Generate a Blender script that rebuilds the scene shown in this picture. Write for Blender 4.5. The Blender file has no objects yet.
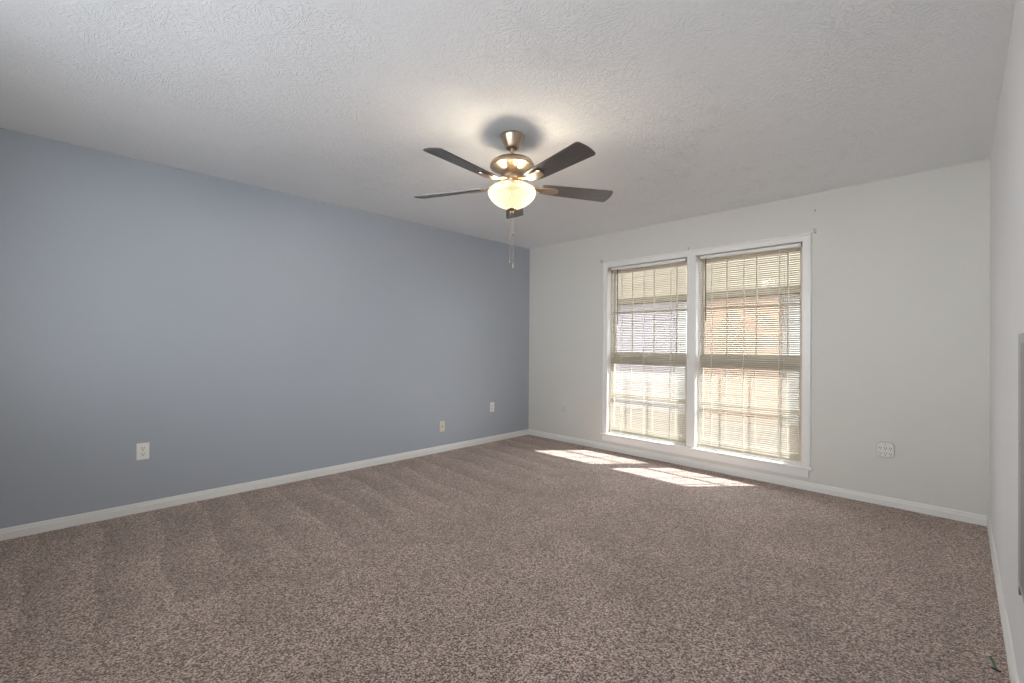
import bpy, bmesh, math, random
from mathutils import Vector, Matrix
random.seed(7)
S = bpy.context.scene
COL = S.collection
PI = math.pi

# ------------------------------------------------------------------ camera
W, H, YB = 4.158, 2.44, -4.92          # room: x 0..W, y YB..0 (window wall at y = 0), z 0..H
F_PX = 448.804
yaw, pitch, roll = (math.radians(v) for v in (-44.92938, 0.34553, 0.41995))
cam_data = bpy.data.cameras.new('camera')
cam_data.sensor_width = 36.0
cam_data.lens = F_PX * 36.0 / 1024.0
cam_data.clip_start = 0.02
cam = bpy.data.objects.new('camera', cam_data)
COL.objects.link(cam)
fw = Vector((math.sin(yaw) * math.cos(pitch), math.cos(yaw) * math.cos(pitch), math.sin(pitch)))
rt = Vector((math.cos(yaw), -math.sin(yaw), 0))
up = rt.cross(fw)
r2 = rt * math.cos(roll) + up * math.sin(roll)
u2 = -rt * math.sin(roll) + up * math.cos(roll)
m = Matrix((r2, u2, -fw)).transposed().to_4x4()
m.translation = Vector((4.01635, -4.34564, 1.18235))
cam.matrix_world = m
S.camera = cam

# ------------------------------------------------------------------ sky, sun, exposure
SKY, SUN = 2.6, 8.2
world = bpy.data.worlds.new('sky')
S.world = world
world.use_nodes = True
bg = world.node_tree.nodes['Background']
bg.inputs['Color'].default_value = (0.91, 0.955, 1.0, 1)
bg.inputs['Strength'].default_value = SKY
sd = bpy.data.lights.new('sun', 'SUN')
sd.energy = SUN
sd.angle = math.radians(0.5)
sd.color = (1.0, 0.975, 0.94)
sun = bpy.data.objects.new('sun', sd)
COL.objects.link(sun)
sun.rotation_euler = Vector((-0.655, -0.735, -1.0)).to_track_quat('-Z', 'Y').to_euler()
sun.location = (6, 8, 10)

S.view_settings.view_transform = 'Standard'
S.view_settings.look = 'None'
S.view_settings.gamma = 1.0
S.view_settings.use_curve_mapping = False
S.view_settings.exposure = 1.80
try:
    S.cycles.use_denoising = True
    S.cycles.max_bounces = 12
    S.cycles.diffuse_bounces = 8
    S.cycles.transparent_max_bounces = 16
    S.cycles.sample_clamp_indirect = 8.0
    S.cycles.caustics_reflective = False
    S.cycles.caustics_refractive = False
except Exception:
    pass


# ------------------------------------------------------------------ materials
def srgb(r, g, b):
    f = lambda c: (c / 12.92 if c <= 0.04045 else ((c + 0.055) / 1.055) ** 2.4)
    return (f(r / 255), f(g / 255), f(b / 255), 1)


def mat(name, color, rough=0.6, metal=0.0, spec=0.5, build=None, **kw):
    mt = bpy.data.materials.new(name)
    mt.use_nodes = True
    nt = mt.node_tree
    b = nt.nodes['Principled BSDF']
    b.inputs['Base Color'].default_value = color
    b.inputs['Roughness'].default_value = rough
    b.inputs['Metallic'].default_value = metal
    b.inputs['Specular IOR Level'].default_value = spec
    for k, v in kw.items():
        b.inputs[k.replace('_', ' ')].default_value = v
    if build:
        build(nt, b)
    return mt


def node(nt, t, **kw):
    n = nt.nodes.new(t)
    for k, v in kw.items():
        if k.startswith('i_'):
            n.inputs[k[2:]].default_value = v
        else:
            setattr(n, k, v)
    return n


def coords(nt):
    return node(nt, 'ShaderNodeTexCoord').outputs['Object']


def noise(nt, vec, scale, detail=2.0, rough=0.5):
    n = node(nt, 'ShaderNodeTexNoise')
    n.inputs['Scale'].default_value = scale
    n.inputs['Detail'].default_value = detail
    n.inputs['Roughness'].default_value = rough
    nt.links.new(vec, n.inputs['Vector'])
    return n.outputs['Fac']


def ramp(nt, fac, stops):
    r = node(nt, 'ShaderNodeValToRGB')
    els = r.color_ramp.elements
    els[0].position, els[0].color = stops[0]
    els[1].position, els[1].color = stops[-1]
    for p, c in stops[1:-1]:
        e = els.new(p)
        e.color = c
    nt.links.new(fac, r.inputs['Fac'])
    return r.outputs['Color']


def math_node(nt, op, a, b=None, c=None):
    n = node(nt, 'ShaderNodeMath', operation=op)
    for i, v in enumerate((a, b, c)):
        if v is None:
            continue
        if isinstance(v, (int, float)):
            n.inputs[i].default_value = v
        else:
            nt.links.new(v, n.inputs[i])
    return n.outputs[0]


def bump(nt, b, height, strength, dist):
    n = node(nt, 'ShaderNodeBump')
    n.inputs['Strength'].default_value = strength
    n.inputs['Distance'].default_value = dist
    nt.links.new(height, n.inputs['Height'])
    nt.links.new(n.outputs['Normal'], b.inputs['Normal'])


def mixc(nt, fac, a, b, blend='MIX'):
    n = node(nt, 'ShaderNodeMix', data_type='RGBA', blend_type=blend)
    for i, v in ((0, fac), (6, a), (7, b)):
        if isinstance(v, (int, float, tuple)):
            n.inputs[i].default_value = v
        else:
            nt.links.new(v, n.inputs[i])
    return n.outputs[2]


def paint_build(scale=180, strength=0.12, mott=0.03):
    def f(nt, b):
        v = coords(nt)
        bump(nt, b, noise(nt, v, scale, 3), strength, 0.002)
        base = tuple(b.inputs['Base Color'].default_value)
        c2 = tuple(x * (1 - mott * 2) for x in base[:3]) + (1,)
        nt.links.new(mixc(nt, noise(nt, v, 1.7, 4), base, c2), b.inputs['Base Color'])
    return f


def carpet_build(nt, b):
    v = coords(nt)
    sep = node(nt, 'ShaderNodeSeparateXYZ')
    nt.links.new(v, sep.inputs[0])
    # twisted tufts, about 7 mm apart
    vor = node(nt, 'ShaderNodeTexVoronoi', feature='F1')
    vor.inputs['Scale'].default_value = 185
    warp = node(nt, 'ShaderNodeVectorMath', operation='ADD')
    nw = node(nt, 'ShaderNodeTexNoise')
    nw.inputs['Scale'].default_value = 60
    nt.links.new(v, nw.inputs['Vector'])
    sc = node(nt, 'ShaderNodeVectorMath', operation='SCALE')
    sc.inputs['Scale'].default_value = 0.012
    nt.links.new(nw.outputs['Color'], sc.inputs[0])
    nt.links.new(v, warp.inputs[0])
    nt.links.new(sc.outputs[0], warp.inputs[1])
    nt.links.new(warp.outputs[0], vor.inputs['Vector'])
    tuft = vor.outputs['Color']
    sp = node(nt, 'ShaderNodeSeparateColor')
    nt.links.new(tuft, sp.inputs[0])
    fine = noise(nt, v, 120, 3, 0.7)
    mix = math_node(nt, 'ADD', math_node(nt, 'MULTIPLY', sp.outputs[0], 0.5), math_node(nt, 'MULTIPLY', fine, 0.6))
    dark, mid, light = srgb(40, 28, 24), srgb(122, 103, 96), srgb(214, 195, 186)
    col = ramp(nt, mix, [(0.33, dark), (0.53, mid), (0.74, light)])
    # pile brushed one way and the other: vacuum stripes across the left half, and blotches of trodden pile
    wob = noise(nt, v, 1.3, 2)
    ang = math_node(nt, 'ADD', math_node(nt, 'MULTIPLY', sep.outputs['Y'], 1.0),
                    math_node(nt, 'MULTIPLY', sep.outputs['X'], 0.04))
    ph = math_node(nt, 'ADD', math_node(nt, 'MULTIPLY', ang, 1 / 0.27), math_node(nt, 'MULTIPLY', wob, 0.9))
    st = math_node(nt, 'SUBTRACT', math_node(nt, 'POWER', math_node(nt, 'FRACT', ph), 1.8), 0.35)
    msk = node(nt, 'ShaderNodeMapRange', interpolation_type='SMOOTHSTEP')
    msk.inputs['From Min'].default_value = 2.1
    msk.inputs['From Max'].default_value = 1.3
    msk.inputs['To Min'].default_value = 0.0
    msk.inputs['To Max'].default_value = 1.0
    nt.links.new(math_node(nt, 'ADD', sep.outputs['X'], math_node(nt, 'MULTIPLY', noise(nt, v, 1.1, 1), 0.6)), msk.inputs[0])
    stripes = math_node(nt, 'MULTIPLY', math_node(nt, 'MULTIPLY', st, msk.outputs[0]), 0.42)
    blot = math_node(nt, 'MULTIPLY', math_node(nt, 'SUBTRACT', noise(nt, v, 2.6, 4, 0.62), 0.5), 1.0)
    val = math_node(nt, 'ADD', 1.0, math_node(nt, 'ADD', stripes, blot))
    hsv = node(nt, 'ShaderNodeHueSaturation')
    nt.links.new(col, hsv.inputs['Color'])
    nt.links.new(val, hsv.inputs['Value'])
    nt.links.new(hsv.outputs[0], b.inputs['Base Color'])
    bump(nt, b, math_node(nt, 'ADD', math_node(nt, 'MULTIPLY', vor.outputs['Distance'], -1.0), fine), 1.0, 0.005)
    b.inputs['Sheen Weight'].default_value = 1.0
    b.inputs['Sheen Roughness'].default_value = 0.5
    b.inputs['Sheen Tint'].default_value = srgb(210, 195, 185)


def ceiling_build(nt, b):
    v = coords(nt)
    # crow's-foot texture: each voronoi cell is one stomp of the brush, ridges fanning out from its middle
    warp = node(nt, 'ShaderNodeTexNoise')
    warp.inputs['Scale'].default_value = 5
    nt.links.new(v, warp.inputs['Vector'])
    sc = node(nt, 'ShaderNodeVectorMath', operation='SCALE')
    sc.inputs['Scale'].default_value = 0.10
    nt.links.new(warp.outputs['Color'], sc.inputs[0])
    add = node(nt, 'ShaderNodeVectorMath', operation='ADD')
    nt.links.new(v, add.inputs[0])
    nt.links.new(sc.outputs[0], add.inputs[1])

    def stomp(scale, off):
        sh = node(nt, 'ShaderNodeVectorMath', operation='ADD')
        sh.inputs[1].default_value = off
        nt.links.new(add.outputs[0], sh.inputs[0])
        vor = node(nt, 'ShaderNodeTexVoronoi', feature='F1')
        vor.voronoi_dimensions = '2D'
        vor.inputs['Scale'].default_value = scale
        nt.links.new(sh.outputs[0], vor.inputs['Vector'])
        d = node(nt, 'ShaderNodeVectorMath', operation='SUBTRACT')
        nt.links.new(sh.outputs[0], d.inputs[0])
        nt.links.new(vor.outputs['Position'], d.inputs[1])
        s = node(nt, 'ShaderNodeSeparateXYZ')
        nt.links.new(d.outputs[0], s.inputs[0])
        th = math_node(nt, 'ARCTAN2', s.outputs[1], s.outputs[0])
        cv = node(nt, 'ShaderNodeCombineXYZ')
        nt.links.new(math_node(nt, 'MULTIPLY', th, 5.5), cv.inputs[0])
        nt.links.new(math_node(nt, 'MULTIPLY', vor.outputs['Distance'], 4.5), cv.inputs[1])
        sp = node(nt, 'ShaderNodeSeparateColor')
        nt.links.new(vor.outputs['Color'], sp.inputs[0])
        nt.links.new(math_node(nt, 'MULTIPLY', sp.outputs[0], 40.0), cv.inputs[2])
        n = noise(nt, cv.outputs[0], 1.6, 1, 0.5)
        mr = node(nt, 'ShaderNodeMapRange', interpolation_type='SMOOTHSTEP')
        mr.inputs['From Min'].default_value = 0.50
        mr.inputs['From Max'].default_value = 0.62
        nt.links.new(n, mr.inputs[0])
        return mr.outputs[0]
    a = stomp(4.6, (0, 0, 0))
    c = stomp(6.2, (3.3, 1.7, 0))
    h = math_node(nt, 'MAXIMUM', a, c)
    msk = node(nt, 'ShaderNodeMapRange')
    msk.inputs['From Min'].default_value = 0.42
    msk.inputs['From Max'].default_value = 0.6
    msk.inputs['To Min'].default_value = 0.25
    nt.links.new(noise(nt, v, 1.4, 3), msk.inputs[0])
    h = math_node(nt, 'MULTIPLY', h, msk.outputs[0])
    h = math_node(nt, 'ADD', h, math_node(nt, 'MULTIPLY', noise(nt, v, 60, 3), 0.35))
    bump(nt, b, h, 0.55, 0.004)


M = {}
M['white_wall'] = mat('white wall paint', srgb(219, 217, 211), 0.62, spec=0.3, build=paint_build())
M['bright_wall'] = mat('bright white wall paint', srgb(226, 226, 227), 0.6, spec=0.3, build=paint_build())
M['blue_wall'] = mat('slate blue wall paint', srgb(170, 177, 187), 0.48, spec=1.0, build=paint_build(150, 0.10))
M['ceiling'] = mat('white textured ceiling', srgb(239, 240, 241), 0.9, spec=0.1, build=ceiling_build)
M['carpet'] = mat('brown cut pile carpet', srgb(150, 130, 119), 0.95, spec=0.1, build=carpet_build)
M['trim'] = mat('white gloss trim paint', srgb(234, 233, 230), 0.32, spec=0.5, build=paint_build(40, 0.03, 0.02))
M['plate_white'] = mat('white plastic', srgb(240, 239, 235), 0.3, build=paint_build(300, 0.02, 0.01))
M['tap'] = mat('dull white plastic', srgb(224, 223, 219), 0.4, build=paint_build(300, 0.02, 0.01))
M['plate_ivory'] = mat('ivory plastic', srgb(222, 214, 192), 0.35, build=paint_build(300, 0.02, 0.01))
M['slot'] = mat('dark socket slot', srgb(60, 52, 44), 0.6, build=paint_build(300, 0.02, 0.01))
M['wire_shadow'] = mat('dark shadow tone', srgb(35, 33, 32), 0.7, build=paint_build(300, 0.02, 0.01))  # shadow colour for the strip at the wire's foot
M['grey_metal'] = mat('grey painted metal', srgb(168, 168, 166), 0.45, metal=0.1, build=paint_build(60, 0.04))
M['dark_grey_metal'] = mat('dark grey painted metal', srgb(132, 133, 136), 0.4, metal=0.1, build=paint_build(60, 0.04))
M['bracket'] = mat('dull zinc', srgb(185, 183, 178), 0.35, metal=0.7, build=paint_build(120, 0.04))


def brushed(nt, b):
    v = coords(nt)
    mp = node(nt, 'ShaderNodeMapping')
    mp.inputs['Scale'].default_value = (6, 6, 400)
    nt.links.new(v, mp.inputs[0])
    bump(nt, b, noise(nt, mp.outputs[0], 3, 2), 0.08, 0.001)


M['nickel'] = mat('brushed nickel', srgb(190, 170, 148), 0.28, metal=1.0, build=brushed)


def wood_build(nt, b):
    v = coords(nt)
    mp = node(nt, 'ShaderNodeMapping')
    mp.inputs['Scale'].default_value = (3, 60, 60)
    nt.links.new(v, mp.inputs[0])
    n = noise(nt, mp.outputs[0], 2.2, 4, 0.6)
    nt.links.new(ramp(nt, n, [(0.3, srgb(54, 49, 48)), (0.7, srgb(84, 78, 76))]), b.inputs['Base Color'])
    bump(nt, b, n, 0.1, 0.001)


M['blade'] = mat('dark walnut blade', srgb(70, 60, 55), 0.3, spec=1.0, build=wood_build)


def slat_build(nt, b):
    out = nt.nodes['Material Output']
    tr = node(nt, 'ShaderNodeBsdfTranslucent')
    tr.inputs['Color'].default_value = srgb(228, 224, 210)
    ms = node(nt, 'ShaderNodeMixShader')
    ms.inputs[0].default_value = 0.20
    nt.links.new(b.outputs[0], ms.inputs[1])
    nt.links.new(tr.outputs[0], ms.inputs[2])
    nt.links.new(ms.outputs[0], out.inputs['Surface'])
    v = coords(nt)
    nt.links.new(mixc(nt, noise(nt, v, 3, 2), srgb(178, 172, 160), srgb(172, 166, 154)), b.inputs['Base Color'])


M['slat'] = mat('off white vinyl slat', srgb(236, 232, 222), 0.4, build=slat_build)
M['cord'] = mat('white cord', srgb(240, 238, 230), 0.7, build=paint_build(300, 0.05))
M['wand'] = mat('clear grey acrylic wand', srgb(56, 58, 54), 0.15, build=paint_build(90, 0.02))
M['sash'] = mat('almond vinyl sash', srgb(224, 214, 196), 0.4, build=paint_build(80, 0.03))


def glass_build(nt, b):
    out = nt.nodes['Material Output']
    lw = node(nt, 'ShaderNodeLayerWeight')
    fr = math_node(nt, 'ADD', math_node(nt, 'MULTIPLY', math_node(nt, 'POWER', lw.outputs['Facing'], 5.0), 0.8), 0.02)
    tp = node(nt, 'ShaderNodeBsdfTransparent')
    tp.inputs['Color'].default_value = (0.95, 0.96, 0.96, 1)
    gl = node(nt, 'ShaderNodeBsdfGlossy', i_Roughness=0.02)
    ms = node(nt, 'ShaderNodeMixShader')
    nt.links.new(fr, ms.inputs[0])
    nt.links.new(tp.outputs[0], ms.inputs[1])
    nt.links.new(gl.outputs[0], ms.inputs[2])
    nt.links.new(ms.outputs[0], out.inputs['Surface'])


M['pane'] = mat('window glass', (1, 1, 1, 1), build=glass_build)


def bowl_build(nt, b):
    out = nt.nodes['Material Output']
    v = coords(nt)
    n = noise(nt, v, 9, 4, 0.6)
    tr = node(nt, 'ShaderNodeBsdfTranslucent')
    nt.links.new(ramp(nt, n, [(0.3, srgb(255, 224, 180)), (0.7, srgb(255, 236, 204))]), tr.inputs['Color'])
    tp = node(nt, 'ShaderNodeBsdfTransparent')
    tp.inputs['Color'].default_value = (1.0, 0.95, 0.86, 1)
    m1 = node(nt, 'ShaderNodeMixShader')
    m1.inputs[0].default_value = 0.95
    nt.links.new(tr.outputs[0], m1.inputs[1])
    nt.links.new(tp.outputs[0], m1.inputs[2])
    m2 = node(nt, 'ShaderNodeMixShader')
    m2.inputs[0].default_value = 0.04
    nt.links.new(m1.outputs[0], m2.inputs[1])
    nt.links.new(b.outputs[0], m2.inputs[2])
    nt.links.new(m2.outputs[0], out.inputs['Surface'])


M['bowl'] = mat('alabaster glass', srgb(250, 238, 215), 0.25, build=bowl_build)


def brick_build(nt, b):
    v = coords(nt)
    mp = node(nt, 'ShaderNodeMapping')
    mp.inputs['Rotation'].default_value = (PI / 2, 0, 0)
    nt.links.new(v, mp.inputs[0])
    br = node(nt, 'ShaderNodeTexBrick')
    br.inputs['Color1'].default_value = srgb(170, 136, 112)
    br.inputs['Color2'].default_value = srgb(178, 148, 124)
    br.inputs['Mortar'].default_value = srgb(172, 152, 138)
    br.inputs['Scale'].default_value = 4.5
    nt.links.new(mp.outputs[0], br.inputs['Vector'])
    nt.links.new(br.outputs['Color'], b.inputs['Base Color'])
    bump(nt, b, br.outputs['Fac'], -0.3, 0.01)


M['brick'] = mat('peach brick', srgb(200, 160, 130), 0.85, build=brick_build)


def two_tone(a, c, scale, bs=0.3, bd=0.02):
    def f(nt, b):
        v = coords(nt)
        n = noise(nt, v, scale, 5, 0.65)
        nt.links.new(ramp(nt, n, [(0.35, a), (0.65, c)]), b.inputs['Base Color'])
        bump(nt, b, n, bs, bd)
    return f


M['roof'] = mat('olive tan shingle', srgb(88, 84, 66), 0.9, build=two_tone(srgb(68, 59, 41), srgb(80, 70, 50), 6))
M['siding'] = mat('pale lilac siding', srgb(215, 208, 214), 0.7, build=two_tone(srgb(160, 154, 160), srgb(170, 164, 168), 2))
M['grey_siding'] = mat('grey green siding', srgb(150, 156, 146), 0.7, build=two_tone(srgb(160, 160, 156), srgb(174, 174, 168), 2))
M['fascia'] = mat('white exterior paint', srgb(225, 222, 212), 0.6, build=paint_build(60, 0.03))
M['ground'] = mat('sandy driveway concrete', srgb(150, 130, 110), 0.95, build=two_tone(srgb(78, 65, 56), srgb(90, 75, 65), 3))
M['bounce_slab'] = mat('pale concrete patio', srgb(215, 216, 220), 0.9, build=two_tone(srgb(158, 161, 166), srgb(172, 174, 178), 3))  # pale so the unseen back ground bounces light indoors
M['grass'] = mat('lawn', srgb(96, 100, 62), 0.95, build=two_tone(srgb(84, 90, 52), srgb(120, 118, 76), 14))
M['foliage'] = mat('tree foliage', srgb(92, 96, 62), 0.9, build=two_tone(srgb(70, 78, 46), srgb(132, 130, 88), 9))
M['bark'] = mat('bark', srgb(96, 84, 70), 0.95, build=two_tone(srgb(80, 70, 58), srgb(112, 98, 82), 20))
M['wire_green'] = mat('green wire jacket', srgb(92, 120, 92), 0.4, build=paint_build(200, 0.05, 0.1))
M['copper'] = mat('pale bare wire end', srgb(235, 228, 210), 0.4, build=paint_build(200, 0.05))


# ------------------------------------------------------------------ mesh helpers
def add_box(bm, x0, x1, y0, y1, z0, z1, bevel=0.0, seg=2):
    r = bmesh.ops.create_cube(bm, size=1.0)
    vs = r['verts']
    for v in vs:
        v.co = Vector((x0 + (v.co.x + 0.5) * (x1 - x0), y0 + (v.co.y + 0.5) * (y1 - y0), z0 + (v.co.z + 0.5) * (z1 - z0)))
    if bevel > 0:
        es = list({e for v in vs for e in v.link_edges})
        bmesh.ops.bevel(bm, geom=es, offset=bevel, segments=seg, profile=0.5, affect='EDGES')


def add_lathe(bm, prof, cx=0, cy=0, cz=0, n=48, close=False):
    rings = []
    for r, z in prof:
        if r < 1e-6:
            rings.append([bm.verts.new((cx, cy, cz + z))])
        else:
            rings.append([bm.verts.new((cx + r * math.cos(2 * PI * i / n), cy + r * math.sin(2 * PI * i / n), cz + z)) for i in range(n)])
    for a, b in zip(rings, rings[1:]):
        if len(a) == 1 and len(b) == 1:
            continue
        for i in range(n):
            j = (i + 1) % n
            if len(a) == 1:
                bm.faces.new((a[0], b[j], b[i]))
            elif len(b) == 1:
                bm.faces.new((a[i], a[j], b[0]))
            else:
                bm.faces.new((a[i], a[j], b[j], b[i]))


def add_tube(bm, pts, r, n=10, caps=True):
    pts = [Vector(p) for p in pts]
    rad = r if isinstance(r, (list, tuple)) else [r] * len(pts)
    rings = []
    for i, p in enumerate(pts):
        d = (pts[min(i + 1, len(pts) - 1)] - pts[max(i - 1, 0)]).normalized()
        a = d.cross(Vector((0, 0, 1)) if abs(d.z) < 0.95 else Vector((1, 0, 0))).normalized()
        b = d.cross(a)
        rings.append([bm.verts.new(p + (a * math.cos(2 * PI * k / n) + b * math.sin(2 * PI * k / n)) * rad[i]) for k in range(n)])
    for a, b in zip(rings, rings[1:]):
        for k in range(n):
            bm.faces.new((a[k], a[(k + 1) % n], b[(k + 1) % n], b[k]))
    if caps:
        bm.faces.new(rings[0])
        bm.faces.new(rings[-1])


def add_prism(bm, outline, z0, z1):
    """outline: list of (x, y); extruded from z0 to z1"""
    a = [bm.verts.new((x, y, z0)) for x, y in outline]
    b = [bm.verts.new((x, y, z1)) for x, y in outline]
    n = len(outline)
    bm.faces.new(a[::-1])
    bm.faces.new(b)
    for i in range(n):
        j = (i + 1) % n
        bm.faces.new((a[i], a[j], b[j], b[i]))


def sweep(bm, prof, p0, p1, out, upv=Vector((0, 0, 1))):
    """prof: (out, up) points; swept from p0 to p1"""
    p0, p1, out = Vector(p0), Vector(p1), Vector(out)
    a = [bm.verts.new(p0 + out * o + upv * u) for o, u in prof]
    b = [bm.verts.new(p1 + out * o + upv * u) for o, u in prof]
    n = len(prof)
    for i in range(n):
        j = (i + 1) % n
        bm.faces.new((a[i], a[j], b[j], b[i]))
    bm.faces.new(a[::-1])
    bm.faces.new(b)


def obj(name, bm, material, parent=None, smooth=False, angle=35):
    bmesh.ops.recalc_face_normals(bm, faces=bm.faces[:])
    me = bpy.data.meshes.new(name)
    bm.to_mesh(me)
    bm.free()
    if smooth:
        for p in me.polygons:
            p.use_smooth = True
        try:
            me.set_sharp_from_angle(angle=math.radians(angle))
        except Exception:
            pass
    me.materials.append(material)
    o = bpy.data.objects.new(name, me)
    COL.objects.link(o)
    if parent:
        o.parent = parent
    return o


def tag(o, label, cat, group=None, kind=None):
    o['label'] = label
    o['category'] = cat
    if group:
        o['group'] = group
    if kind:
        o['kind'] = kind
    return o


def thing(name, label, cat, loc=(0, 0, 0), rotz=0.0, group=None):
    o = bpy.data.objects.new(name, None)
    o.empty_display_size = 0.05
    COL.objects.link(o)
    o.location = loc
    o.rotation_euler = (0, 0, rotz)
    return tag(o, label, cat, group)


def struct(name, bm, m, parent=None, smooth=False):
    o = obj(name, bm, m, parent, smooth)
    o['kind'] = 'structure'
    return o


NB = bmesh.new

# ------------------------------------------------------------------ room shell
WX0, WX1, WZ0, WZ1 = 1.205, 3.095, 0.19, 2.055       # rough opening of the double window
MX0, MX1 = 2.113, 2.203                              # mullion post
WT = 0.13                                            # wall depth out to the brick

bm = NB()
add_box(bm, -0.12, W + 0.12, YB - 0.12, WT, -0.10, 0.0)
struct('floor', bm, M['carpet'])
bm = NB()
add_box(bm, -0.12, W + 0.12, YB - 0.12, WT, H, H + 0.12)
struct('ceiling', bm, M['ceiling'])
bm = NB()
add_box(bm, -0.12, 0.0, YB - 0.12, WT, 0.0, H)
struct('wall_left', bm, M['blue_wall'])
bm = NB()
add_box(bm, W, W + 0.12, YB - 0.12, WT, 0.0, H)
struct('wall_right', bm, M['bright_wall'])
bm = NB()
add_box(bm, 0.0, WX0, 0.0, WT, 0.0, H)
add_box(bm, WX1, W, 0.0, WT, 0.0, H)
add_box(bm, WX0, WX1, 0.0, WT, 0.0, WZ0 - 0.02)
add_box(bm, WX0, WX1, 0.0, WT, WZ1, H)
struct('wall_window_side', bm, M['white_wall'])
# unseen wall behind the camera; wide opening added to let in fill light
BX0, BX1, BZ0, BZ1 = 1.3, 4.05, 0.92, 2.1
bm = NB()
add_box(bm, 0.0, BX0, YB - 0.12, YB, 0.0, H)
add_box(bm, BX1, W, YB - 0.12, YB, 0.0, H)
add_box(bm, BX0, BX1, YB - 0.12, YB, BZ1, H)
add_box(bm, BX0, BX1, YB - 0.12, YB, 0.0, BZ0)
struct('wall_back', bm, M['white_wall'])

BH, BTK = 0.068, 0.014
bprof = [(0, 0), (BTK, 0), (BTK, BH * 0.62), (BTK * 0.72, BH * 0.74), (BTK * 0.62, BH * 0.9), (BTK * 0.3, BH), (0, BH)]
bm = NB(); sweep(bm, bprof, (0, YB, 0), (0, 0, 0), (1, 0, 0)); struct('baseboard_left', bm, M['trim'])
bm = NB(); sweep(bm, bprof, (W, YB, 0), (W, 0, 0), (-1, 0, 0)); struct('baseboard_right', bm, M['trim'])
bm = NB(); sweep(bm, bprof, (BTK, 0, 0), (W - BTK, 0, 0), (0, -1, 0)); struct('baseboard_window_side', bm, M['trim'])

# ------------------------------------------------------------------ window trim
CW = 0.062
bm = NB()
cprof = [(0, 0), (0.010, 0.0), (0.012, 0.004), (0.012, CW * 0.66), (0.018, CW * 0.74), (0.018, CW * 0.93), (0.014, CW), (0, CW)]
# profile: (towards the room, away from the opening)
CZ1 = WZ1 + CW


def casing_piece(bm, pts_in, pts_out):
    """mitred casing: pts_in/out are (start, end) at the inner and outer edge in the wall plane"""
    rings = []
    for k in (0, 1):
        pi_, po = Vector(pts_in[k]), Vector(pts_out[k])
        rings.append([bm.verts.new(pi_.lerp(po, u / CW) + Vector((0, -o, 0))) for o, u in cprof])
    n = len(cprof)
    for i in range(n):
        j = (i + 1) % n
        bm.faces.new((rings[0][i], rings[0][j], rings[1][j], rings[1][i]))
    bm.faces.new(rings[0]); bm.faces.new(rings[1])


ix0, ix1 = WX0 + 0.004, WX1 - 0.004
casing_piece(bm, [(ix0, 0, WZ0), (ix0, 0, WZ1)], [(ix0 - CW, 0, WZ0), (ix0 - CW, 0, CZ1)])
struct('trim_1', bm, M['trim'])
bm = NB()
casing_piece(bm, [(ix1, 0, WZ0), (ix1, 0, WZ1)], [(ix1 + CW, 0, WZ0), (ix1 + CW, 0, CZ1)])
struct('trim_2', bm, M['trim'])
bm = NB()
casing_piece(bm, [(ix0, 0, WZ1), (ix1, 0, WZ1)], [(ix0 - CW, 0, CZ1), (ix1 + CW, 0, CZ1)])
struct('trim_3', bm, M['trim'])
bm = NB()                                             # mullion post between the two windows
add_box(bm, MX0 + 0.004, MX1 - 0.004, -0.010, 0.0, WZ0, WZ1, 0.003)
add_box(bm, MX0, MX1, 0.0, WT, WZ0, WZ1)
struct('trim_4', bm, M['trim'])
bm = NB()                                             # stool
add_box(bm, WX0, WX1, 0.0, WT, WZ0 - 0.02, WZ0)
add_box(bm, 1.138, 3.17, -0.042, 0.0, WZ0 - 0.02, WZ0, 0.006, 3)
struct('trim_5', bm, M['trim'])
bm = NB()                                             # apron under the stool
add_box(bm, 1.15, 3.142, -0.016, 0.0, WZ0 - 0.088, WZ0 - 0.02, 0.004)
struct('trim_6', bm, M['trim'])


# ------------------------------------------------------------------ windows (double hung, four-over-two muntins)
def make_window(name, x0, x1):
    root = bpy.data.objects.new(name, None)
    COL.objects.link(root)
    root['kind'] = 'structure'
    root.location = (x0, 0, WZ0)
    w, h = x1 - x0, WZ1 - WZ0
    mid = 0.86                                        # top of the lower sash
    bm = NB()
    for a, b, c, d in ((0, 0.02, 0, h), (w - 0.02, w, 0, h), (0.02, w - 0.02, 0, 0.02), (0.02, w - 0.02, h - 0.02, h)):
        add_box(bm, a, b, 0.06, WT, c, d)
    obj('window_frame', bm, M['trim'], root)

    def sash(nm, z0, z1, y0, y1, st, bot, top):
        bm = NB()
        add_box(bm, 0.02, 0.02 + st, y0, y1, z0, z1, 0.003)
        add_box(bm, w - 0.02 - st, w - 0.02, y0, y1, z0, z1, 0.003)
        add_box(bm, 0.02 + st, w - 0.02 - st, y0, y1, z0, z0 + bot)
        add_box(bm, 0.02 + st, w - 0.02 - st, y0, y1, z1 - top, z1)
        s = obj(nm, bm, M['sash'], root)
        bm = NB()
        ym = (y0 + y1) / 2
        for fx in (0.25, 0.507, 0.757):
            add_box(bm, fx - 0.005, fx + 0.005, ym - 0.006, ym + 0.006, z0 + bot, z1 - top)
        zc = (z0 + bot + z1 - top) / 2
        xs = [0.02 + st, 0.245, 0.255, 0.502, 0.512, 0.752, 0.762, w - 0.02 - st]
        for k in range(0, 8, 2):
            add_box(bm, xs[k], xs[k + 1], ym - 0.006, ym + 0.006, zc - 0.012, zc + 0.012)
        obj('muntins', bm, M['sash'], s)
        bm = NB()
        add_box(bm, 0.02 + st, w - 0.02 - st, ym + 0.007, ym + 0.010, z0 + bot, z1 - top)
        obj('pane', bm, M['pane'], s)
    sash('lower_sash', 0.02, mid - 0.005, 0.062, 0.092, 0.024, 0.05, 0.07)
    sash('upper_sash', mid - 0.02, h - 0.02, 0.094, 0.122, 0.024, 0.065, 0.04)
    return root


make_window('window_1', WX0, MX0)
make_window('window_2', MX1, WX1)


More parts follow.
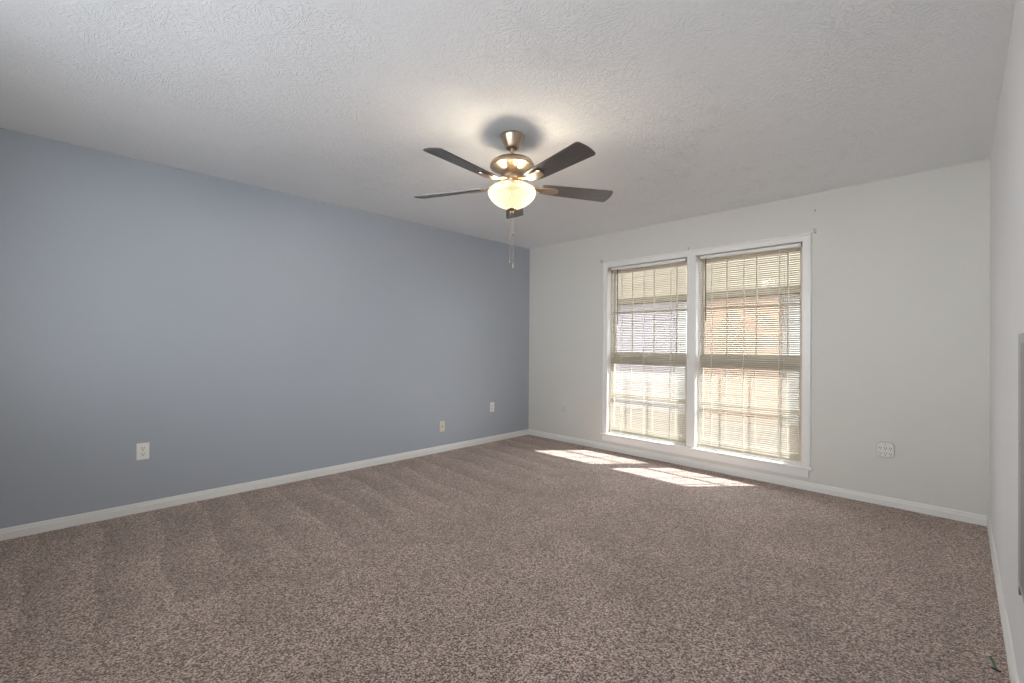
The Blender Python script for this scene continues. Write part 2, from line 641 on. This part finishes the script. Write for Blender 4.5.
# ------------------------------------------------------------------ blinds
def make_blind(x0, x1, label, seed, wx=0.102):
    rnd = random.Random(seed)
    w = x1 - x0
    root = thing('window_blind', label, 'blind', (x0, 0.034, WZ0), 0, 'mini blinds in the double window')
    top = WZ1 - WZ0
    bm = NB()
    add_box(bm, 0.004, w - 0.004, -0.014, 0.014, top - 0.034, top - 0.006, 0.002)
    obj('headrail', bm, M['trim'], root)
    for k, (a, b) in enumerate(((0.0, 0.016), (w - 0.016, w))):
        bm = NB()
        add_box(bm, a, b, -0.020, 0.018, top - 0.038, top - 0.001, 0.002)
        obj('mounting_bracket', bm, M['bracket'], root)
    # slats
    pitch_, tilt, wid = 0.0185, math.radians(TILT), 0.0185
    bm = NB()
    z = top - 0.046
    zb = 0.024
    n = int((z - zb) / pitch_)
    cords = (0.145 if wx > 0.09 else 0.125, w * 0.475, w - 0.165)
    for i in range(n):
        zc = z - i * pitch_
        t = tilt + rnd.gauss(0, 0.035)
        if i in (5, 31):
            t += rnd.choice((-0.10, 0.10))
        sag = rnd.uniform(-0.0012, 0.0012)
        cols = []
        nseg = 6
        for s in range(nseg + 1):
            xs = 0.008 + (w - 0.016) * s / nseg
            zz = zc + sag * math.sin(PI * s / nseg) + rnd.uniform(-0.0004, 0.0004)
            col_ = []
            for q in (-0.5, -0.17, 0.17, 0.5):
                crown = 0.0016 * (1 - (2 * q) ** 2)
                dy, dz = q * wid, crown
                # outer edge (+y) up
                col_.append(bm.verts.new((xs, dy * math.cos(t) - dz * math.sin(t), zz + dy * math.sin(t) + dz * math.cos(t))))
            cols.append(col_)
        for a, b in zip(cols, cols[1:]):
            for k in range(3):
                bm.faces.new((a[k], b[k], b[k + 1], a[k + 1]))
    obj('slats', bm, M['slat'], root, smooth=True)
    bm = NB()
    add_box(bm, 0.006, w - 0.006, -0.012, 0.012, 0.002, 0.016, 0.003)
    obj('bottom_rail', bm, M['trim'], root)
    for cx in cords:
        bm = NB()
        for yy in (-0.0125, 0.0125):
            add_tube(bm, [(cx, yy, 0.014), (cx, yy, top - 0.034)], 0.0020, 6)
        obj('ladder_cord', bm, M['cord'], root)
    bm = NB()
    add_tube(bm, [(wx, -0.020, top - 0.032), (wx + 0.001, -0.022, top - 0.35), (wx + 0.002, -0.022, top - 0.64)], 0.0050, 8)
    add_tube(bm, [(wx, -0.012, top - 0.026), (wx, -0.020, top - 0.034)], 0.002, 6)
    obj('tilt_wand', bm, M['wand'], root)
    cx = w - 0.125
    bm = NB()
    add_tube(bm, [(cx, -0.015, top - 0.03), (cx + 0.001, -0.018, top - 0.5), (cx, -0.018, 0.765)], 0.0009, 6)
    c = obj('lift_cord', bm, M['cord'], root)
    bm = NB()
    add_lathe(bm, [(0.0, 0.0), (0.0022, 0.0), (0.005, -0.022), (0.0045, -0.03), (0, -0.031)], cx, -0.018, 0.767, 12)
    obj('cord_tassel', bm, M['bracket'], c, smooth=True)
    return root


TILT = 43
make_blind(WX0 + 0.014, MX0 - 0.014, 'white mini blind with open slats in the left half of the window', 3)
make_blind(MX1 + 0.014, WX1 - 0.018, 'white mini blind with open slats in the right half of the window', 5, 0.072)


# ------------------------------------------------------------------ small fittings on the walls
def duplex(name, label, loc, rotz, plate, jack=False, group=None):
    """plate in the local xz plane, facing local -y"""
    t = thing(name, label, 'wall plate' if jack else 'outlet', loc, rotz, group)
    bm = NB()
    add_box(bm, -0.035, 0.035, -0.006, 0.0, -0.0575, 0.0575, 0.003, 2)
    obj('cover_plate', bm, plate, t)
    if jack:
        bm = NB()
        add_box(bm, -0.010, 0.010, -0.010, -0.006, -0.012, 0.010, 0.001)
        j = obj('jack', bm, plate, t)
        bm = NB()
        add_box(bm, -0.006, 0.006, -0.0108, -0.010, -0.006, 0.004)
        obj('jack_hole', bm, M['slot'], j)
        screws = (0.042, -0.042)
    else:
        for zc in (0.020, -0.020):
            bm = NB()
            pts = []
            for k in range(32):
                a = 2 * PI * k / 32
                pts.append((0.0172 * math.cos(a), max(-0.0135, min(0.0135, 0.0172 * math.sin(a)))))
            vs0 = [bm.verts.new((x, -0.006, zc + z)) for x, z in pts]
            vs1 = [bm.verts.new((x, -0.0082, zc + z)) for x, z in pts]
            for k in range(32):
                bm.faces.new((vs0[k], vs0[(k + 1) % 32], vs1[(k + 1) % 32], vs1[k]))
            bm.faces.new(vs1)
            s = obj('socket', bm, plate, t)
            bm = NB()
            add_box(bm, -0.0082, -0.0052, -0.0088, -0.0082, zc - 0.002, zc + 0.008)
            add_box(bm, 0.0052, 0.0082, -0.0088, -0.0082, zc - 0.001, zc + 0.007)
            add_box(bm, -0.0026, 0.0026, -0.0088, -0.0082, zc - 0.0105, zc - 0.005)
            obj('socket_slots', bm, M['slot'], s)
        screws = (0.0,)
    for z in screws:
        bm = NB()
        bmesh.ops.create_cone(bm, cap_ends=True, segments=12, radius1=0.0028, radius2=0.0028, depth=0.0014,
                              matrix=Matrix.Translation((0, -0.0066, z)) @ Matrix.Rotation(PI / 2, 4, 'X'))
        obj('screw', bm, M['bracket'], t)
    return t


duplex('duplex_outlet', 'white duplex outlet low on the blue wall at the left', (0, -3.942, 0.421), PI / 2, M['plate_white'])
duplex('cable_wall_plate', 'ivory cable wall plate low on the blue wall, just above the baseboard', (0, -1.396, 0.276), PI / 2, M['plate_ivory'], jack=True)
duplex('duplex_outlet', 'white duplex outlet on the blue wall nearest the far corner', (0, -0.656, 0.419), PI / 2, M['plate_white'])
duplex('duplex_outlet', 'white duplex outlet on the white wall between the corner and the window', (0.58, 0, 0.395), 0, M['white_wall'])

# six-way outlet tap right of the window
t = thing('outlet_tap', 'white six socket outlet tap plugged in on the wall right of the window', 'outlet tap', (3.627, 0, 0.419))
bm = NB()
pts = []
for sx, sz in ((1, 1), (-1, 1), (-1, -1), (1, -1)):
    for k in range(7):
        a = {(1, 1): 0, (-1, 1): PI / 2, (-1, -1): PI, (1, -1): 1.5 * PI}[(sx, sz)] + k * PI / 12
        rr = 0.026
        pts.append((sx * (0.050 - rr) + rr * math.cos(a), sz * (0.056 - rr) + rr * math.sin(a)))
rings = []
for y, s in ((-0.002, 1.0), (-0.024, 1.0), (-0.030, 0.95), (-0.032, 0.86)):
    rings.append([bm.verts.new((x * s, y, z * s)) for x, z in pts])
for a, b in zip(rings, rings[1:]):
    for k in range(len(pts)):
        bm.faces.new((a[k], a[(k + 1) % len(pts)], b[(k + 1) % len(pts)], b[k]))
bm.faces.new(rings[0]); bm.faces.new(rings[-1])
obj('housing', bm, M['tap'], t, smooth=True)
for zc in (0.010, -0.030):
    for xc in (-0.029, 0.0, 0.029):
        bm = NB()
        add_box(bm, xc - 0.0075, xc - 0.0045, -0.0328, -0.032, zc, zc + 0.011)
        add_box(bm, xc + 0.0045, xc + 0.0075, -0.0328, -0.032, zc, zc + 0.010)
        add_box(bm, xc - 0.0025, xc + 0.0025, -0.0328, -0.032, zc - 0.011, zc - 0.005)
        obj('socket', bm, M['slot'], t)
bm = NB()
bmesh.ops.create_cone(bm, cap_ends=True, segments=16, radius1=0.005, radius2=0.004, depth=0.003,
                      matrix=Matrix.Translation((0, -0.033, 0.041)) @ Matrix.Rotation(PI / 2, 4, 'X'))
obj('indicator_light', bm, M['bracket'], t)


# curtain rod brackets at the corners and middle of the casing
def rod_bracket(loc, label, flip=1):
    t = thing('curtain_rod_bracket', label, 'bracket', loc, 0)
    bm = NB()
    add_box(bm, -0.009, 0.009, -0.0025, 0.0, -0.018, 0.018, 0.001)
    obj('back_plate', bm, M['bracket'], t)
    bm = NB()
    add_box(bm, -0.006, 0.006, -0.042, -0.0025, 0.008, 0.011)
    add_box(bm, -0.006, 0.006, -0.042, -0.039, 0.011, 0.018)
    add_box(bm, -0.006, 0.006, -0.036, -0.0025, -0.012, -0.009)
    obj('hook', bm, M['bracket'], t)


rod_bracket((1.128, 0, 2.132), 'small zinc curtain rod bracket at the top left corner of the window')
rod_bracket((3.178, 0, 2.122), 'small zinc curtain rod bracket at the top right corner of the window')
t = thing('curtain_rod_bracket', 'tiny curtain rod support above the middle of the window casing', 'bracket', (2.126, 0, 2.135))
bm = NB(); add_box(bm, -0.004, 0.004, -0.003, 0.0, -0.014, 0.014, 0.001); obj('back_plate', bm, M['bracket'], t)
bm = NB(); add_box(bm, -0.003, 0.003, -0.03, -0.003, 0.006, 0.009); obj('hook', bm, M['bracket'], t)
bm = NB()
add_tube(bm, [(3.18, 0.0, 2.288), (3.18, -0.014, 2.291), (3.18, -0.019, 2.300)], [0.004, 0.003, 0.0045], 8)
tag(obj('wall_hook', bm, M['bracket']), 'tiny white hook left on the wall above the right end of the window', 'hook')

# tall grey metal panel on the right wall
t = thing('wall_panel', 'tall grey metal panel on the right wall at the edge of the photo', 'wall panel', (W, -2.20, 0.443))
bm = NB()
HP = 0.784
add_box(bm, -0.010, 0.0, -0.42, 0.0, 0.445, HP, 0.002)
add_box(bm, -0.010, 0.0, -0.42, 0.0, 0.0, 0.441, 0.002)
obj('face_frame', bm, M['grey_metal'], t)
bm = NB()
add_box(bm, -0.0125, -0.010, -0.35, -0.115, 0.03, HP - 0.03, 0.001)
obj('door', bm, M['dark_grey_metal'], t)
bm = NB()
add_box(bm, -0.012, 0.0, -0.056, -0.036, -0.022, 0.001, 0.001)
obj('latch_tab', bm, M['dark_grey_metal'], t)

# green wire end sticking up from the carpet
t = thing('loose_wire', 'short green wire with a pale tip poking out of the carpet by the right baseboard', 'wire', (4.112, -1.915, 0.0))
bm = NB()
add_tube(bm, [(0.0, 0.0, -0.004), (-0.001, 0.003, 0.006), (-0.005, 0.012, 0.015), (-0.010, 0.021, 0.024), (-0.014, 0.027, 0.031)], 0.0042, 10)
obj('jacket', bm, M['wire_green'], t, smooth=True)
bm = NB()
add_tube(bm, [(-0.014, 0.027, 0.031), (-0.017, 0.028, 0.035), (-0.024, 0.026, 0.036)], [0.0042, 0.004, 0.003], 8)
obj('bare_tip', bm, M['copper'], t, smooth=True)
bm = NB()
add_tube(bm, [(-0.013, 0.004, 0.002), (0.0, -0.002, 0.003), (0.012, -0.006, 0.002)], [0.002, 0.004, 0.003], 8)
obj('foot_shadow', bm, M['wire_shadow'], t, smooth=True)  # dark strip standing in for the shadow at the wire's foot

# ------------------------------------------------------------------ ceiling fan
FX, FY = 2.102, -2.436
fan = thing('ceiling_fan', 'brushed nickel ceiling fan with five dark blades and a lit glass bowl', 'ceiling fan', (FX, FY, H))


def fpart(name, prof, m, parent=fan, n=48):
    bm = NB()
    add_lathe(bm, prof, 0, 0, 0, n)
    return obj(name, bm, m, parent, smooth=True)


fpart('canopy', [(0.0, 0.0), (0.072, 0.0), (0.073, -0.006), (0.070, -0.014), (0.043, -0.070), (0.039, -0.077), (0.034, -0.080), (0.016, -0.080), (0.0, -0.078)], M['nickel'])
fpart('downrod', [(0.0, -0.076), (0.0125, -0.076), (0.0125, -0.134), (0.0, -0.134)], M['nickel'], n=24)
fpart('motor_housing', [(0.0, -0.126), (0.024, -0.126), (0.028, -0.134), (0.070, -0.139), (0.104, -0.149), (0.124, -0.162),
                        (0.132, -0.176), (0.134, -0.188), (0.131, -0.194), (0.124, -0.196), (0.108, -0.202), (0.084, -0.212),
                        (0.068, -0.224), (0.060, -0.240), (0.062, -0.250), (0.0, -0.250)], M['nickel'])
fpart('blade_hub', [(0.0, -0.250), (0.070, -0.250), (0.074, -0.256), (0.074, -0.266), (0.068, -0.272), (0.0, -0.272)], M['nickel'])
kit = fpart('light_kit', [(0.0, -0.272), (0.052, -0.272), (0.050, -0.282), (0.058, -0.290), (0.062, -0.300), (0.060, -0.306), (0.0, -0.306)], M['nickel'])

ZBL = -0.304
for k in range(5):
    a = math.radians(61 + 72 * k)
    piv = bpy.data.objects.new('blade', None)
    # blade outline, local +x outwards
    bm = NB()
    out = []
    r0, r1 = 0.185, 0.652
    top_, bot_ = [], []
    for i in range(13):
        s = i / 12
        x = r0 + (r1 - 0.02 - r0) * s
        hw = 0.050 + 0.016 * s
        if s < 0.1:
            hw *= 0.86 + 1.4 * s
        top_.append((x, hw)); bot_.append((x, -hw))
    hw = 0.066
    arc = []
    for i in range(1, 6):
        th = PI / 2 * i / 5
        arc.append((r1 - 0.02 + 0.02 * math.sin(th) * 1.0, hw - 0.024 + 0.024 * math.cos(th)))
    nose = [(r1 + 0.004, 0.02), (r1 + 0.005, 0.0), (r1 + 0.004, -0.02)]
    out = bot_ + [(x, -y) for x, y in arc] + nose[::-1] + arc[::-1] + top_[::-1]
    add_prism(bm, out, -0.003, 0.003)
    bl = obj('blade', bm, M['blade'], fan)
    bpy.data.objects.remove(piv)
    rot = Matrix.Rotation(a, 4, 'Z') @ Matrix.Translation((0, 0, ZBL)) @ Matrix.Rotation(math.radians(-12), 4, 'X')
    bl.matrix_local = rot
    # blade iron: arm from the hub widening into a rounded spoon under the blade
    bm = NB()
    cl = [(0.060, 0.030, 0.016), (0.10, 0.022, 0.013), (0.14, 0.006, 0.013), (0.175, -0.006, 0.020), (0.21, -0.008, 0.030),
          (0.25, -0.008, 0.034), (0.275, -0.008, 0.030), (0.292, -0.008, 0.018), (0.298, -0.008, 0.004)]
    tops, bots = [], []
    for x, z, w_ in cl:
        tops.append((bm.verts.new((x, w_, z + 0.003)), bm.verts.new((x, -w_, z + 0.003))))
        bots.append((bm.verts.new((x, w_ * 0.86, z - 0.003)), bm.verts.new((x, -w_ * 0.86, z - 0.003))))
    for i in range(len(cl) - 1):
        a0, a1 = tops[i]; b0, b1 = tops[i + 1]; c0, c1 = bots[i]; d0, d1 = bots[i + 1]
        bm.faces.new((a0, b0, b1, a1)); bm.faces.new((c0, c1, d1, d0))
        bm.faces.new((a0, c0, d0, b0)); bm.faces.new((a1, b1, d1, c1))
    bm.faces.new((tops[0][0], tops[0][1], bots[0][1], bots[0][0]))
    bm.faces.new((tops[-1][0], bots[-1][0], bots[-1][1], tops[-1][1]))
    ir = obj('blade_iron', bm, M['nickel'], fan, smooth=True, angle=50)
    ir.matrix_local = rot

bowl = fpart('glass_bowl', [(0.060, -0.292), (0.078, -0.296), (0.108, -0.306), (0.132, -0.320), (0.1425, -0.336), (0.1435, -0.350),
                            (0.138, -0.368), (0.122, -0.390), (0.096, -0.412), (0.062, -0.430), (0.028, -0.440), (0.010, -0.442)], M['bowl'], n=64)
fpart('finial', [(0.0, -0.436), (0.026, -0.438), (0.027, -0.443), (0.018, -0.450), (0.012, -0.458), (0.013, -0.464), (0.008, -0.472), (0.0, -0.474)], M['nickel'], n=24)
for (px, py, zl, kk) in ((-0.008, -0.006, -0.735, 0), (0.006, 0.008, -0.765, 1)):
    bm = NB()
    zt = -0.455
    nb = int((zt - zl) / 0.0045)
    add_tube(bm, [(px, py, zt + 0.002), (px, py, zl)], 0.0006, 6)
    for i in range(0, nb):
        bmesh.ops.create_icosphere(bm, subdivisions=1, radius=0.0015, matrix=Matrix.Translation((px, py, zt - i * 0.0045)))
    ch = obj('pull_chain', bm, M['nickel'], fan)
    bm = NB()
    add_lathe(bm, [(0, 0.0), (0.003, -0.002), (0.0055, -0.02), (0.005, -0.03), (0, -0.034)], px, py, zl, 12)
    obj('chain_pull', bm, M['nickel'], ch, smooth=True)
    if kk:
        bm = NB()
        add_lathe(bm, [(0, 0.008), (0.004, 0.005), (0.004, -0.005), (0, -0.008)], px, py, -0.600, 12)
        obj('chain_connector', bm, M['nickel'], ch, smooth=True)
BULB = 2.1
for sx in (-1, 1):
    ld = bpy.data.lights.new('bulb', 'POINT')
    ld.energy = BULB
    ld.color = (1.0, 0.90, 0.77)
    ld.shadow_soft_size = 0.05
    lo = bpy.data.objects.new('bulb', ld)
    COL.objects.link(lo)
    lo.parent = fan
    lo.location = (0.055 * sx, 0.055 * sx * 0.8, -0.352)

# ------------------------------------------------------------------ outdoors
bm = NB()
add_box(bm, -14, 16, WT + 0.1, 16, -0.55, -0.45)
struct('ground', bm, M['ground'])
bm = NB()
add_box(bm, -14, 16, -16, YB - 0.13, -0.30, -0.16)
struct('bounce_ground_back', bm, M['bounce_slab'])  # unseen slab, added to bounce sun and sky up to the ceiling
# eave over the window
bm = NB()
add_box(bm, -0.6, W + 0.6, WT, 1.06, 2.33, 2.45)
struct('trim_7', bm, M['fascia'])

bm = NB()
add_box(bm, -1.5, W + 1.5, YB - 2.3, YB - 0.12, 2.3, 2.42)
struct('added_back_roof', bm, M['fascia'])  # unseen back roof, added to cut steep sky light at the back opening

nh = thing('neighbor_house', 'peach brick house with olive shingle roof outside beyond the blinds', 'house', (0, 6.0, -0.45))
bm = NB(); add_box(bm, -0.23, 1.40, 0, 4, 0, 2.68); obj('brick_wall', bm, M['brick'], nh)
bm = NB(); add_box(bm, -6.0, -0.75, 0.15, 4, 0, 2.68); obj('side_wing', bm, M['siding'], nh)
bm = NB(); add_box(bm, -0.75, -0.23, 0.05, 4, 0, 2.68); obj('recess_wall', bm, M['grey_siding'], nh)
bm = NB(); add_box(bm, 1.38, 5.2, 0.25, 4, 0, 2.68); obj('garage_wall', bm, M['grey_siding'], nh)
bm = NB()
sweep(bm, [(0, 0), (4.4, 2.3), (8.8, 0), (8.8, -0.12), (0, -0.12)], (-6.3, -0.3, 2.80), (5.5, -0.3, 2.80), (0, 1, 0))
obj('roof', bm, M['roof'], nh)
